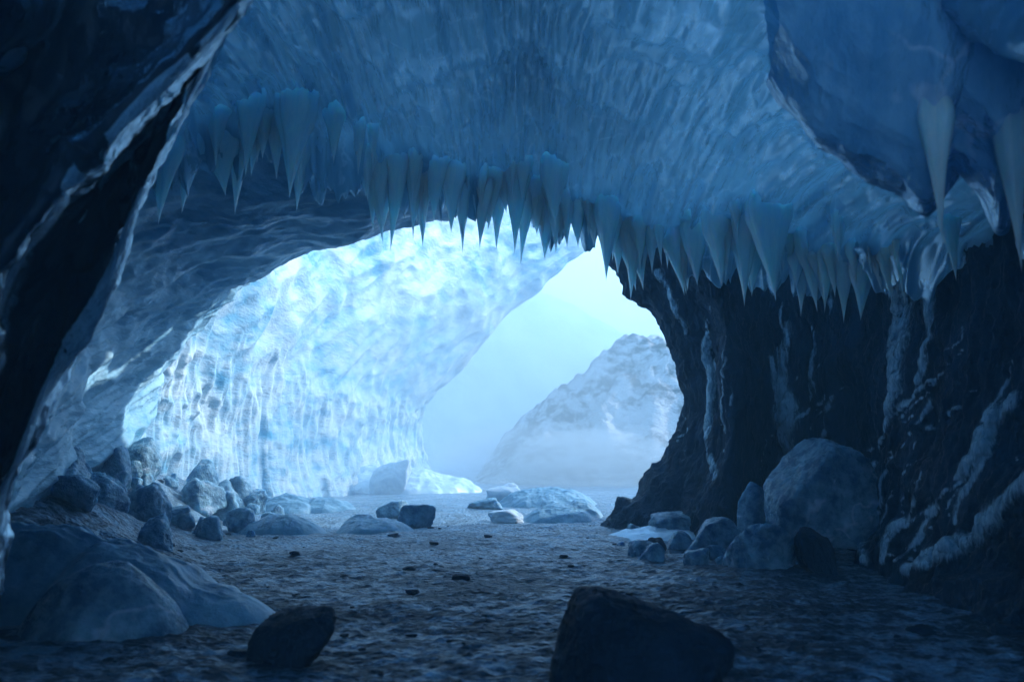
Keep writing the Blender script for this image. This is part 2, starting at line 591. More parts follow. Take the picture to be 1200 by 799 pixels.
WF = [
    (18.1, [(110, 640), (136, 545), (168, 450), (218, 352), (250, 240), (330, 130), (430, 0)]),
    (21.0, [(190, 612), (206, 528), (236, 448), (275, 350), (305, 250), (380, 140), (480, 0)]),
    (25, [(290, 602), (288, 525), (308, 445), (345, 350), (375, 240), (445, 130), (540, 0)]),
    (31, [(400, 588), (385, 515), (405, 440), (445, 340), (490, 230), (550, 120), (630, 0)]),
    (38, [(468, 577), (448, 505), (480, 440), (540, 350), (596, 262), (650, 180), (720, 60)]),
    (43, [(505, 573), (487, 490), (545, 425), (618, 352), (690, 285), (735, 232), (800, 150)]),
    (44.5, [(500, 572), (478, 488), (535, 420), (606, 345), (676, 275), (720, 220), (790, 130)]),
    (50, [(430, 568), (400, 500), (450, 430), (500, 360), (560, 290), (620, 220), (700, 120)]),
]
dz = [0, 0, 0.5, 1.5, 3.0, 5, 7]
c = [[W(x, y, d + dz[i] * min(1, (d - 18) / 15)) for i, (x, y) in enumerate(pts)] for d, pts in WF]
G = loft(c, 460, 360)
N = face_to(G, normals(G), (4, 22, 2))
p = G
pr = np.stack([p[..., 0] * 0.35 + p[..., 1] * 0.35 + p[..., 2] * 0.55, p[..., 2] * 0.8 - p[..., 0] * 0.35 - p[..., 1] * 0.45, p[..., 1] * 0.2], -1)
warp = np.stack([fbm(pr * 0.6, 2, 91), fbm(pr * 0.6, 2, 95), fbm(pr * 0.6, 2, 99)], -1) * 0.8
s1 = worley(pr * np.array([0.24, 0.85, 0.7]) + warp, 81)
s2 = worley(pr * np.array([0.6, 2.2, 1.6]) + warp, 83)
low = sstep(4.6, 3.0, p[..., 2] + 1.2 * fbm(np.stack([p[..., 0] * 1.6, p[..., 1] * 1.6, p[..., 0] * 0], -1), 3, 89, 0.6))
ribs = fbm(np.stack([p[..., 0] * 2.2, p[..., 1] * 2.2, p[..., 2] * 0.3], -1), 3, 87, 0.5, True)
disp = 0.5 * fbm(p * 0.25, 3, 85) + (1 - 0.7 * low) * (0.34 * (s1 - 0.5) + 0.11 * (s2 - 0.45)) + low * (0.27 * ribs + 0.15)
G = G + N * disp[..., None]
fwall = link('ice_wall', G, gridfaces(460, 360), M['wall'])
tag(fwall, 'sunlit scalloped blue and white ice wall leaning over the cave mouth', 'ice wall')

# ------------------------------------------------------------------ right pillar and dark wall
CR = [
    (23, [(1120, 610), (1120, 480), (1110, 400), (1090, 330), (1060, 250), (1030, 180), (1000, 60)]),
    (19, [(732, 618), (792, 548), (828, 470), (812, 408), (774, 348), (736, 285), (690, 190)]),
    (16.5, [(770, 632), (826, 560), (850, 470), (838, 400), (812, 340), (782, 270), (750, 170)]),
    (15, [(850, 645), (858, 560), (862, 470), (854, 400), (842, 330), (828, 260), (812, 160)]),
    (17, [(912, 635), (908, 560), (904, 470), (900, 400), (896, 330), (894, 260), (890, 160)]),
    (15, [(985, 648), (990, 560), (985, 470), (980, 400), (980, 330), (980, 250), (980, 150)]),
    (11, [(1030, 700), (1062, 600), (1085, 500), (1095, 420), (1100, 340), (1110, 240), (1120, 120)]),
    (8.2, [(1120, 745), (1185, 640), (1225, 520), (1230, 420), (1235, 320), (1240, 200), (1240, 60)]),
    (5, [(1500, 890), (1520, 700), (1530, 550), (1540, 400), (1540, 200), (1540, 0), (1540, -200)]),
]
c = [[np.array([48, 24, z]) for z in (-1, 2, 5, 8, 11, 13, 15)]] + [[W(x, y, d) for x, y in pts] for d, pts in CR]
c.append([np.array([8, -2, z]) for z in (-0.5, 1.5, 3, 5, 7.5, 10, 13)])
c.append([np.array([9, -14, z]) for z in (-0.5, 1.5, 3, 5, 7.5, 10, 13)])
G = loft(c, 1000, 360)
N = face_to(G, normals(G), (0, 10, 2))
p = G
disp = 0.28 * fbm(p * 0.7, 4, 101, 0.5) + 0.16 * fbm(p * np.array([1.8, 1.8, 0.5]), 4, 103, 0.55, True) + 0.05 * fbm(p * np.array([6, 6, 2.5]), 3, 105, 0.6, True)
G = G + N * disp[..., None]
rwall = link('cave_wall', G, gridfaces(1000, 360), M['dark'])
tag(rwall, kind='structure')

# ------------------------------------------------------------------ near left ice
edge = [(310, -60), (238, 92), (172, 225), (138, 320), (98, 395), (58, 465), (28, 540), (2, 600), (-30, 760), (-60, 900)]
rid = [(300, -80), (268, 15), (140, 145), (70, 225), (8, 315), (-30, 430), (-40, 520), (-60, 620), (-90, 760), (-120, 900)]
c = [
    [W(x - 90, y, 8.0) for x, y in edge],
    [W(x - 14, y, 5.9) for x, y in edge],
    [W(x, y, 5.5) for x, y in edge],
    [W(x - 14, y, 5.2) for x, y in edge],
    [W(0.5 * (x + a) - 8, 0.5 * (y + b), 5.3) for (x, y), (a, b) in zip(edge, rid)],
    [W(a + 8, b, 4.6) for a, b in rid],
    [W(a - 10, b, 4.3) for a, b in rid],
    [W(a - 60, b, 4.6) for a, b in rid],
    [W(a - 190, b - 10, 4.5) for a, b in rid],
    [W(a - 420, b - 10, 3.5) for a, b in rid],
    [np.array([-4.5, -1, 1.6 + (400 - b) / 942 * 4]) for a, b in rid],
]
G = loft(c, 300, 320)
N = face_to(G, normals(G), (0, 5, 2))
p = G
disp = 0.10 * fbm(p * 1.3, 3, 111) + 0.06 * fbm(p * np.array([3, 3, 2.0]), 3, 113, 0.5, True) + 0.02 * fbm(p * 8, 2, 115)
G = G + N * disp[..., None]
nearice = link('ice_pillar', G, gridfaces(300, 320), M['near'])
tag(nearice, 'black glossy ice pillar with bright wet edge filling the left side', 'ice pillar')

# ------------------------------------------------------------------ overhang at upper right
ob = [(900, 95), (945, 165), (985, 190), (1030, 210), (1065, 225), (1090, 250), (1115, 190), (1150, 225), (1172, 270), (1200, 240), (1260, 270), (1400, 330)]
OV = 0.80
c = [
    [W(x + 40, y - 420, 5.6 * OV) for x, y in ob],
    [W(x + 25, y * 0.2 - 120, 6.4 * OV) for x, y in ob],
    [W(x + 8, y * 0.5 - 30, 6.75 * OV) for x, y in ob],
    [W(x, y - 45, 7.1 * OV) for x, y in ob],
    [W(x, y, 7.5 * OV) for x, y in ob],
    [W(x, y - 20, 7.9 * OV) for x, y in ob],
    [W(x, y - 120, 8.8 * OV) for x, y in ob],
    [W(x + 20, y - 260, 9.6 * OV) for x, y in ob],
]
G = loft(c, 260, 320)
N = face_to(G, normals(G), (0, 3, 2))
disp = 0.14 * fbm(G * 0.9, 3, 121) + 0.10 * (worley(G * 1.1, 125) - 0.5) + 0.05 * fbm(G * np.array([3, 3, 0.8]), 3, 123, 0.5, True)
G = G + N * disp[..., None]
over = link('ice_overhang', G, gridfaces(260, 320), M['over'])
tag(over, 'huge smooth translucent blue ice bulge hanging from the ceiling at upper right', 'ice overhang')

# ------------------------------------------------------------------ hills beyond
xs = np.linspace(-6, 60, 300)
yy = np.linspace(36, 95, 220)
X, Y = np.meshgrid(xs, yy, indexing='ij')
crest = np.interp(X, [-6, -3, -1.2, 0.2, 2.0, 3.6, 5.5, 7.5, 9.5, 13, 20, 60], [-1.5, -0.3, 1.0, 2.3, 4.6, 5.6, 7.0, 7.9, 8.2, 8.3, 9, 11])
front = sstep(39 - 0.0 * X, 53, Y) ** 0.8 * sstep(100, 60, Y)
P3 = np.stack([X, Y, X * 0], -1)
H = crest * front + (1.6 * fbm(P3 * 0.25, 4, 131, 0.5) + 1.5 * fbm(P3 * np.array([0.45, 0.35, 1]) + 0.5 * fbm(P3 * 0.4, 2, 135)[..., None], 5, 133, 0.55, True)) * np.clip(crest * front * 0.6, 0, 1) - 0.35
hill = link('hill', np.stack([X, Y, H], -1), gridfaces(*X.shape), M['hill'])
tag(hill, kind='structure')

xs = np.linspace(-150, 220, 220)
yy = np.linspace(105, 330, 140)
X, Y = np.meshgrid(xs, yy, indexing='ij')
crest = np.interp(X, [-150, -60, -25, -5, 6, 14, 26, 45, 80, 220], [34, 36, 34, 33, 32, 27, 17, 8, 12, 26])
H = crest * sstep(108, 150, Y) + (5 * fbm(np.stack([X, Y, X * 0], -1) * 0.035, 5, 141, 0.5, True)) * sstep(108, 140, Y) - 1
mount = link('mountain', np.stack([X, Y, H], -1), gridfaces(*X.shape), M['mount'])
tag(mount, kind='structure')


xs = np.linspace(-70, 70, 160)  # unseen ice cover added above the ceiling to block and soften sun
yy = np.linspace(-6.5, 22.5, 80)
X, Y = np.meshgrid(xs, yy, indexing='ij')
H = 17 * (1 - (np.abs(X) / 70) ** 2.5) + 0.8 * fbm(np.stack([X, Y, X * 0], -1) * 0.15, 4, 151) - 1.0
cover = link('light_cover', np.stack([X, Y, H], -1), gridfaces(*X.shape), M['cover'])
tag(cover, kind='structure')


xs = np.linspace(-320, 320, 120)  # unseen snow field added behind the camera to bounce light onto the ceiling
yy = -14 - 210 * np.linspace(0, 1, 120) ** 1.8
X, Y = np.meshgrid(xs, yy, indexing='ij')
H = -10.5 + 1.6 * fbm(np.stack([X, Y, X * 0], -1) * 0.04, 4, 161) + 0.015 * np.maximum(0, -Y - 40)
bounce_slope = link('bounce_field', np.stack([X, Y, H], -1), gridfaces(*X.shape), M['bounce_slope'])
tag(bounce_slope, kind='structure')


# ------------------------------------------------------------------ icicles
def icicle_mesh(seed, broad=1.0):
    rng = np.random.default_rng(seed)
    ns, nr = 36, 44
    t = np.linspace(0, 1, nr)
    tm = rng.uniform(0.30, 0.42)
    prof = np.where(t < tm, np.sin(0.5 * math.pi * np.clip(t / tm, 0.04, 1)) ** 0.8, (np.clip(1 - t, 0, 1) / (1 - tm)) ** rng.uniform(1.05, 1.5))
    prof = prof * (1 + 0.10 * np.sin(t * rng.uniform(14, 24) + rng.uniform(0, 6)) * (1 - t))
    a = np.linspace(0, 2 * math.pi, ns, endpoint=False)
    k1, k2, p1, p2 = rng.integers(2, 4), rng.integers(4, 7), rng.uniform(0, 6), rng.uniform(0, 6)
    V = []
    bx, by = rng.uniform(-0.10, 0.10), rng.uniform(-0.05, 0.05)
    for i in range(nr):
        tt = t[i]
        rr = prof[i] * (1 + 0.11 * np.cos(k1 * a + p1 + tt * 1.2) * (1 - 0.5 * tt) + 0.07 * np.cos(k2 * a + p2 - tt * 2))
        x = rr * np.cos(a) + bx * 4 * tt ** 2
        y = rr * np.sin(a) * 0.85 + by * 4 * tt ** 2
        V.append(np.stack([x, y, np.full(ns, -tt)], -1))
    V = np.concatenate(V)
    Fc = []
    for i in range(nr - 1):
        for j in range(ns):
            Fc.append((i * ns + j, (i + 1) * ns + j, (i + 1) * ns + (j + 1) % ns, i * ns + (j + 1) % ns))
    Fc.append(tuple(range(ns - 1, -1, -1)))
    me = bpy.data.meshes.new('icicle')
    me.from_pydata([tuple(v) for v in V], [], [f[::-1] for f in Fc])
    me.polygons.foreach_set('use_smooth', np.ones(len(me.polygons), dtype=bool))
    me.materials.append(M['icicle'])
    return me


ICE_MESH = [icicle_mesh(200 + i) for i in range(14)]
icn = [0]


def icicle(P, length, rad, label, group=None):
    o = bpy.data.objects.new('icicle', ICE_MESH[icn[0] % len(ICE_MESH)])
    icn[0] += 1
    COL.objects.link(o)
    o.location = P
    o.scale = (rad, rad, length)
    o.rotation_euler = (random.uniform(-.06, .06), random.uniform(-.06, .06), random.uniform(0, 6.28))
    tag(o, label, 'icicle', group)
    return o


TRC = [bvh_of(ceiling), bvh_of(over)]


def hero(tx, ty, by, wpx, d, label, group, push=0.0):
    h = shoot(tx, by, TRC)
    if h is not None and h[0].y < d + 1.2:
        d = h[0].y + 0.06
        d += 0.55 * wpx * d / F * 0.5
    d -= push
    base = W(tx + random.uniform(-2, 2), by - 0.42 * (ty - by), d)
    tip = W(tx, ty, d)
    return icicle(base, base[2] - tip[2], wpx * d / F * 0.5, label, group)


GL = 'large icicles of the left fringe'
hero(200, 268, 165, 46, 10.3, 'leftmost broad icicle beside the glossy black ice pillar', GL)
hero(230, 252, 150, 40, 10.5, 'slim long icicle second from the black ice pillar', GL)
hero(258, 230, 165, 52, 10.9, 'blunt short icicle between two long ones on the left fringe', GL)
hero(286, 251, 150, 36, 11.0, 'long needle icicle in the middle of the left fringe', GL)
hero(302, 212, 150, 34, 11.3, 'stubby icicle right of the long needle on the left fringe', GL)
hero(320, 214, 140, 28, 11.3, 'small thin icicle just left of the broadest pale icicle', GL)
hero(353, 238, 110, 62, 11.6, 'broadest pale icicle of the left fringe, long and triangular', GL)
hero(395, 195, 120, 40, 12.0, 'short icicle right of the broadest pale icicle', GL)
GC = 'icicles over the cave mouth'
for i, (x, y, b, w, lab) in enumerate([
        (438, 285, 190, 34, 'icicle at the left end of the cluster over the cave mouth'),
        (468, 296, 180, 36, 'longest icicle of the cluster left of the bright notch'),
        (486, 282, 180, 30, 'narrow icicle beside the longest one left of the bright notch'),
        (512, 262, 185, 40, 'thick icicle in the cluster left of the bright notch'),
        (530, 276, 190, 40, 'last icicle of the cluster bordering the bright notch'),
        (592, 252, 205, 30, 'small dark icicle dipping into the bright notch'),
        (627, 276, 210, 50, 'broad icicle right of the bright notch'),
        (645, 258, 215, 36, 'short icicle over the brightest part of the cave mouth'),
        (676, 292, 235, 34, 'slender icicle hanging over the pale sky'),
        (706, 312, 250, 30, 'icicle over the top corner of the right pillar')]):
    hero(x, y, b, w, fringe(x)[1] - 0.2, lab, GC)
GR = 'icicles of the right fringe'
for x, y, b, w, lab in [
        (752, 322, 260, 26, 'first small icicle in front of the dark right pillar'),
        (815, 335, 265, 34, 'icicle left of the three long pale ones on the right'),
        (842, 340, 255, 46, 'first of the three long pale icicles on the right fringe'),
        (871, 360, 255, 44, 'middle of the three long pale icicles on the right fringe'),
        (897, 356, 240, 54, 'thickest of the three long pale icicles on the right fringe'),
        (938, 372, 300, 30, 'long thin icicle over the dark recess'),
        (970, 368, 295, 32, 'straight icicle over the ice cascade boulder'),
        (990, 378, 300, 30, 'longest icicle over the large leaning boulder'),
        (1010, 376, 310, 30, 'icicle right of the longest one over the leaning boulder'),
        (1040, 350, 300, 40, 'short wide icicle near the right end of the fringe')]:
    hero(x, y, b, w, fringe(x)[1] - 0.3, lab, GR)
GO = 'icicles under the smooth overhang'
hero(1092, 284, 120, 46, 7.3, 'thick smooth icicle at the left under the big overhang', GO, 0.04)
hero(1172, 318, 120, 46, 7.2, 'long thick icicle in the middle under the big overhang', GO, 0.04)
hero(1187, 292, 190, 40, 6.9, 'slim icicle crossing the long thick one under the overhang', GO, 0.04)
hero(1108, 330, 250, 30, 8.6, 'bent dark icicle behind the overhang', GO)

for i in range(120):
    px = random.choice([425, 462, 497, 528, 560, 622, 648, 690, 735, 775, 822, 868, 905, 946, 985, 1015, 1048]) + random.gauss(0, 11)
    fy = fringe(px)[0]
    L = 14 + 76 * random.random() ** 2.2
    by = fy - random.uniform(6, 26)
    hero(px, by + L, by, L * random.uniform(0.30, 0.55), fringe(px)[1], 'small icicle in the dense fringe along the ceiling edge', 'small icicles of the ceiling fringe')
for i in range(30):
    px = random.uniform(215, 1060)
    fy = fringe(px)[0]
    L = random.uniform(40, 100)
    by = fy - random.uniform(18, 60)
    hero(px, by + L, by, L * random.uniform(0.25, 0.5), fringe(px)[1] - 1, 'pale ice spike layered on the hanging ice curtain', 'spikes layered on the ice curtain')


# ------------------------------------------------------------------ rocks, blocks, drifts
def ico(sub):
    bm = bmesh.new()
    bmesh.ops.create_icosphere(bm, subdivisions=sub, radius=1.0)
    V = np.array([v.co[:] for v in bm.verts])
    Fc = np.array([[v.index for v in f.verts] for f in bm.faces])
    bm.free()
    return V, Fc


ICO = {s: ico(s) for s in (4, 5, 6)}


def boulder(name, px, py_base, wpx, hpx, mat, seed, d=None, depth=0.8, cuts=9, rough=0.05, lump=0.16, sub=5, lean=0.0, sink=0.3, rz=None, round_=0.3, top=None, planes=(), taper=0.12):
    """faceted, weathered lump standing on the ground"""
    if d is None:
        d = 1.6 * F / (py_base - 530)
    rng = np.random.default_rng(seed)
    V, Fc = ICO[sub]
    V = V.copy()
    V = V / np.linalg.norm(V, axis=1, keepdims=True)
    acc = np.zeros(len(V))
    pw = 5 + 14 * (1 - round_) ** 2
    dirs = [np.array(q, float) for q in ((1, 0, 0), (-1, 0, 0), (0, 1, 0), (0, -1, 0), (0, 0, 1), (0, 0, -1))]
    for k in range(cuts + 6):
        n = dirs[k] + rng.normal(size=3) * 0.28 if k < 6 else rng.normal(size=3)
        n /= np.linalg.norm(n)
        acc += np.maximum(0, V @ n / rng.uniform(0.72, 1.05)) ** pw
    for n, hh in planes:
        n = np.array(n, float)
        n /= np.linalg.norm(n)
        acc += np.maximum(0, V @ n / hh) ** pw
    V = V * (acc ** (-1 / pw))[:, None]
    off = rng.uniform(0, 50, 3)
    r = 1 + lump * fbm(V * 1.3 + off, 3, seed) + rough * fbm(V * 4 + off, 4, seed + 3, 0.6, True) + 0.35 * rough * fbm(V * 13 + off, 3, seed + 5, 0.6)
    V = V * r[:, None]
    lo, hi = V.min(0), V.max(0)
    V = (V - (lo + hi) / 2) / ((hi - lo) / 2)
    sx = wpx * d / F / 2
    sz = hpx * d / F
    a = rng.uniform(0, 6.28) if rz is None else rz
    V[:, 0] += lean * V[:, 2]
    V[:, :2] *= (1 - taper * V[:, 2])[:, None]
    V = V * np.array([sx, sx * depth, sz * 0.5 * (1 + sink)])
    V[:, 2] += sz * 0.5 * (1 - sink)
    o = link(name, V, Fc, mat)
    P = W(px, 600, d)
    o.location = (P[0], d, gz(P[0], d) if top is None else top)
    return o


def drift(name, px, py, wpx, lobes, mat, seed, depth_m, rough=0.05, d=None, power=0.8):
    """low snow or ice heap: lobes are (u, v, radius_u, radius_v, height_px) with u,v in -1..1"""
    if d is None:
        d = 1.6 * F / (py - 530)
    n = 130
    lobes = [(a, b, ra, rb, hp * (1 if d < 9 else 0.72)) for a, b, ra, rb, hp in lobes]
    u, v = np.meshgrid(np.linspace(-1.15, 1.15, n), np.linspace(-1.15, 1.15, n), indexing='ij')
    hw = wpx * d / F / 2
    P = W(px, 600, d)
    H = np.zeros_like(u)
    p3 = np.stack([u * hw, v * depth_m, u * 0], -1)
    wob = fbm(p3 * 1.1 + seed, 3, seed) * 0.22
    for (a, b, ra, rb, hp) in lobes:
        q = ((u - a) / ra) ** 2 + ((v - b) / rb) ** 2 + wob
        h = hp * d / F * np.clip(1 - q, -0.35, 1)
        h = np.where(h > 0, (np.clip(1 - q, 0, 1) ** power) * hp * d / F, h)
        H = np.maximum(H, h) if (a, b, ra, rb, hp) != lobes[0] else h
    H = H + (rough * fbm(p3 * 2.5 + seed, 4, seed + 3, 0.55, True) + 0.13 * np.clip(H, 0, 0.8) * fbm(p3 * np.array([1.6, 2.4, 1]) + seed + 9, 4, seed + 8, 0.6, True)) * np.clip(H * 6, 0, 1)
    edgef = np.maximum(np.abs(u), np.abs(v))
    H = np.where(edgef > 1.1, -0.3, H) - 0.03
    o = link(name, np.stack([p3[..., 0], p3[..., 1], H], -1), gridfaces(n, n), mat)
    o.location = (P[0], d, gz(P[0], d) - 0.01)
    return o


# foreground stones
tag(boulder('boulder', 752, 797, 210, 110, M['stone'], 301, d=5.75, depth=0.75, cuts=7, rough=0.05, lump=0.10, sub=6, round_=1.0, rz=0, planes=[((0.40, -0.1, 0.9), 0.82), ((-0.9, -0.1, 0.42), 0.9)], lean=-0.08),
    'large rounded dark boulder in the foreground right of the middle', 'boulder')
tag(boulder('boulder', 352, 762, 106, 60, M['stone'], 302, d=6.6, depth=0.85, cuts=12, rough=0.05, lump=0.12, sub=6, round_=1.0),
    'small round black stone in the foreground left of the large boulder', 'boulder')
# left drifts
tag(drift('ice_mound', 100, 735, 400, [(-0.42, 0.25, 0.85, 0.95, 96), (0.25, 0.1, 0.6, 0.85, 74), (0.55, 0.1, 0.42, 0.6, 42), (0.8, 0.0, 0.3, 0.4, 22)], M['drift'], 311, 1.15, d=8.3, power=1.0),
    'large smooth pale blue ice mound at the lower left', 'ice mound')
tag(drift('ice_mound', 130, 738, 200, [(0, 0, 0.95, 0.9, 70), (-0.4, 0.1, 0.5, 0.7, 50)], M['block'], 312, 0.6, d=7.55, rough=0.03, power=0.9),
    'dark blue ice lump in front of the large pale mound', 'ice mound')

GB = 'fallen ice blocks along the left wall'
blk = [
    (55, 650, 120, 75, 'big dark ice block behind the large pale mound'),
    (105, 640, 50, 62, 'upright ice block right of the big dark block'),
    (130, 628, 44, 48, 'chipped ice block by the foot of the black pillar'),
    (60, 600, 90, 60, 'slanted ice block on the rubble by the black pillar'),
    (20, 610, 80, 70, 'ice block half hidden by the black pillar'),
    (150, 612, 50, 44, 'small ice block in the middle of the left rubble'),
    (120, 590, 70, 68, 'tall pale ice block against the left wall'),
    (175, 592, 70, 90, 'rugged tall ice block against the scalloped wall'),
    (205, 598, 60, 34, 'low flat ice block at the edge of the rubble'),
    (235, 585, 74, 66, 'frosty block where the wall ribs begin'),
    (295, 582, 56, 46, 'pale block beneath the ribbed foot of the wall'),
    (90, 560, 80, 66, 'uppermost ice block of the left rubble'),
    (185, 560, 60, 70, 'ice block leaning on the left wall'),
]
for i, (x, y, w, h, lab) in enumerate(blk):
    dd = min(1.6 * F / max(y - 530, 20), 16.5)
    if y < 600:
        dd = {590: 13, 592: 14.5, 560: 12.0, 598: 15.5, 585: 18, 582: 21}[y]
    tz = gz(W(x, 600, dd)[0], dd) - 0.03
    tag(boulder('ice_block', x, y, w * 0.72, h * 0.55, M['block'], 330 + i, d=dd, cuts=12, rough=0.08, lump=0.12, sub=5, round_=0.12, top=tz, sink=0.35), lab, 'ice block', GB)
for i in range(120):
    x = random.uniform(15, 330)
    y = random.uniform(578, 645) - (x - 20) * 0.06
    dd = 1.6 * F / (y - 530)
    sz = (9 + 34 * random.random() ** 2) * (1.25 if x < 200 else 0.8)
    lift = 0.0
    tag(boulder('ice_chunk', x, y, sz * 1.25, sz, M['block'], 380 + i, d=dd, cuts=12, rough=0.08, lump=0.14, sub=4, round_=0.1, top=gz(W(x, 600, dd)[0], dd) + lift, sink=0.5),
        'small broken ice chunk in the rubble along the left wall', 'ice chunk', 'small broken ice chunks on the left')
for i in range(45):
    x = random.uniform(720, 990)
    y = random.uniform(600, 660)
    dd = 1.6 * F / (y - 530)
    sz = 5 + 20 * random.random() ** 2
    tag(boulder('ice_chunk', x, y, sz * 1.4, sz * 0.8, M['block'], 700 + i, d=dd, cuts=10, rough=0.08, lump=0.14, sub=4, round_=0.1, sink=0.5),
        'small broken ice chunk lying along the foot of the right wall', 'ice chunk', 'small broken ice chunks on the right')

# mid-floor snow humps
GM = 'snow humps on the cave floor'
tag(drift('snow_hump', 330, 622, 120, [(0, 0, 0.9, 0.9, 28), (0.3, 0.1, 0.6, 0.7, 20)], M['drift'], 411, 0.8), 'long smooth snow hump on the left of the floor', 'snow hump', GM)
tag(drift('snow_hump', 440, 620, 105, [(0, 0, 0.9, 0.9, 20), (-0.35, 0.2, 0.5, 0.7, 24)], M['drift'], 412, 0.8), 'flat snow hump right of the long smooth one', 'snow hump', GM)
tag(drift('snow_hump', 360, 597, 130, [(-0.3, 0, 0.6, 0.9, 26), (0.3, 0.1, 0.6, 0.7, 22)], M['drift'], 413, 1.2), 'double snow hump behind the long smooth one', 'snow hump', GM)
tag(drift('snow_hump', 320, 582, 66, [(0, 0, 0.9, 0.9, 26)], M['block'], 414, 1.4), 'small steep snow hump below the ribbed wall', 'snow hump', GM)
tag(boulder('ice_block', 490, 614, 46, 26, M['block'], 421, cuts=10), 'angular ice block in the middle of the floor', 'ice block')
tag(boulder('ice_block', 462, 606, 40, 22, M['block'], 422, cuts=10), 'low ice block just behind the angular one', 'ice block')
tag(boulder('ice_block', 458, 577, 50, 40, M['snow'], 423, cuts=7), 'rounded pale block at the foot of the leaning ice wall', 'ice block')
tag(boulder('ice_block', 568, 595, 40, 13, M['block'], 424, cuts=7), 'flat ice block near the middle of the cave mouth', 'ice block')
tag(boulder('ice_block', 592, 608, 42, 14, M['snow'], 425, cuts=7), 'whitish flat block below the middle of the cave mouth', 'ice block')
tag(boulder('ice_block', 590, 588, 44, 22, M['snow'], 426, cuts=7), 'small snowy block before the hill', 'ice block')
tag(drift('snow_hump', 660, 605, 110, [(0, 0, 0.9, 0.9, 22), (0.4, 0, 0.5, 0.6, 28)], M['drift'], 415, 1.4), 'misty snow hump left of the pillar foot', 'snow hump', GM)
tag(drift('snow_hump', 640, 590, 130, [(0, 0, 0.9, 0.9, 30), (-0.4, 0, 0.5, 0.6, 24)], M['drift'], 416, 2.0), 'broad snow hump before the hill beyond the cave mouth', 'snow hump', GM)
tag(drift('snow_hump', 470, 574, 190, [(0, 0, 0.95, 0.9, 34), (-0.4, 0, 0.5, 0.6, 40)], M['snow'], 417, 3.0), 'bright snow bank under the leaning ice wall', 'snow hump', GM)

# right boulders
tag(boulder('boulder', 968, 610, 132, 96, M['block'], 431, d=12.6, depth=0.7, cuts=6, rough=0.07, lump=0.12, sub=6, lean=0.15, round_=0.2, rz=0, top=0.55, taper=0.0, planes=[((-0.62, -0.15, 0.76), 0.42), ((0.2, -0.8, 0.3), 0.8), ((0.3, 0, 0.95), 0.75)]), 'largest smooth blue boulder leaning on the dark wall at right', 'boulder')
tag(boulder('boulder', 892, 662, 80, 50, M['block'], 432, d=11.5, depth=0.8, cuts=9, rough=0.06, sub=6, round_=0.2), 'low blue boulder in front of the largest leaning one', 'boulder')
tag(boulder('boulder', 890, 622, 52, 76, M['block'], 433, d=13.6, depth=0.7, cuts=10, rough=0.06, round_=0.2), 'upright blue boulder between pillar and largest leaning boulder', 'boulder')
tag(boulder('boulder', 832, 640, 70, 40, M['block'], 434, d=13.4, cuts=7), 'rounded frosty boulder at the foot of the pillar', 'boulder')
tag(boulder('boulder', 762, 640, 36, 16, M['stone'], 435, cuts=6), 'small dark boulder on the floor before the pillar', 'boulder')
tag(boulder('boulder', 790, 622, 60, 26, M['block'], 436, d=16, cuts=8), 'snowy stone tucked under the pillar foot', 'boulder')
tag(boulder('boulder', 740, 608, 50, 34, M['dark'], 437, d=18, cuts=9), 'dark rock at the left tip of the pillar foot', 'boulder')
tag(boulder('boulder', 950, 668, 44, 50, M['dark'], 438, d=11, cuts=9), 'dark rock right of the low blue boulder', 'boulder')
tag(drift('snow_hump', 770, 625, 120, [(0, 0, 0.95, 0.9, 14), (0.3, 0.2, 0.5, 0.6, 16)], M['snow'], 418, 1.0), 'thin snow patch along the pillar foot', 'snow hump', GM)

for i in range(130):
    y = 540 + 10 ** random.uniform(1.75, 2.38)
    dd = 1.6 * F / (y - 530)
    x = random.uniform(180, 1000) if y < 680 else random.uniform(120, 1150)
    s = (2.5 + 13 * random.random() ** 3) * (y - 500) / 160
    tag(boulder('stone', x, y, s * 1.3, s * 0.42, M['stone'], 500 + i, d=dd, cuts=7, sub=4), 'small flat dark stone scattered on the frosted gravel floor', 'stone', 'small stones on the cave floor')

# ------------------------------------------------------------------ frozen runoff on the right wall
bpy.context.view_layer.update()
TRW = [bvh_of(rwall)]
TRN = [bvh_of(nearice)]
TRO = [bvh_of(over)]


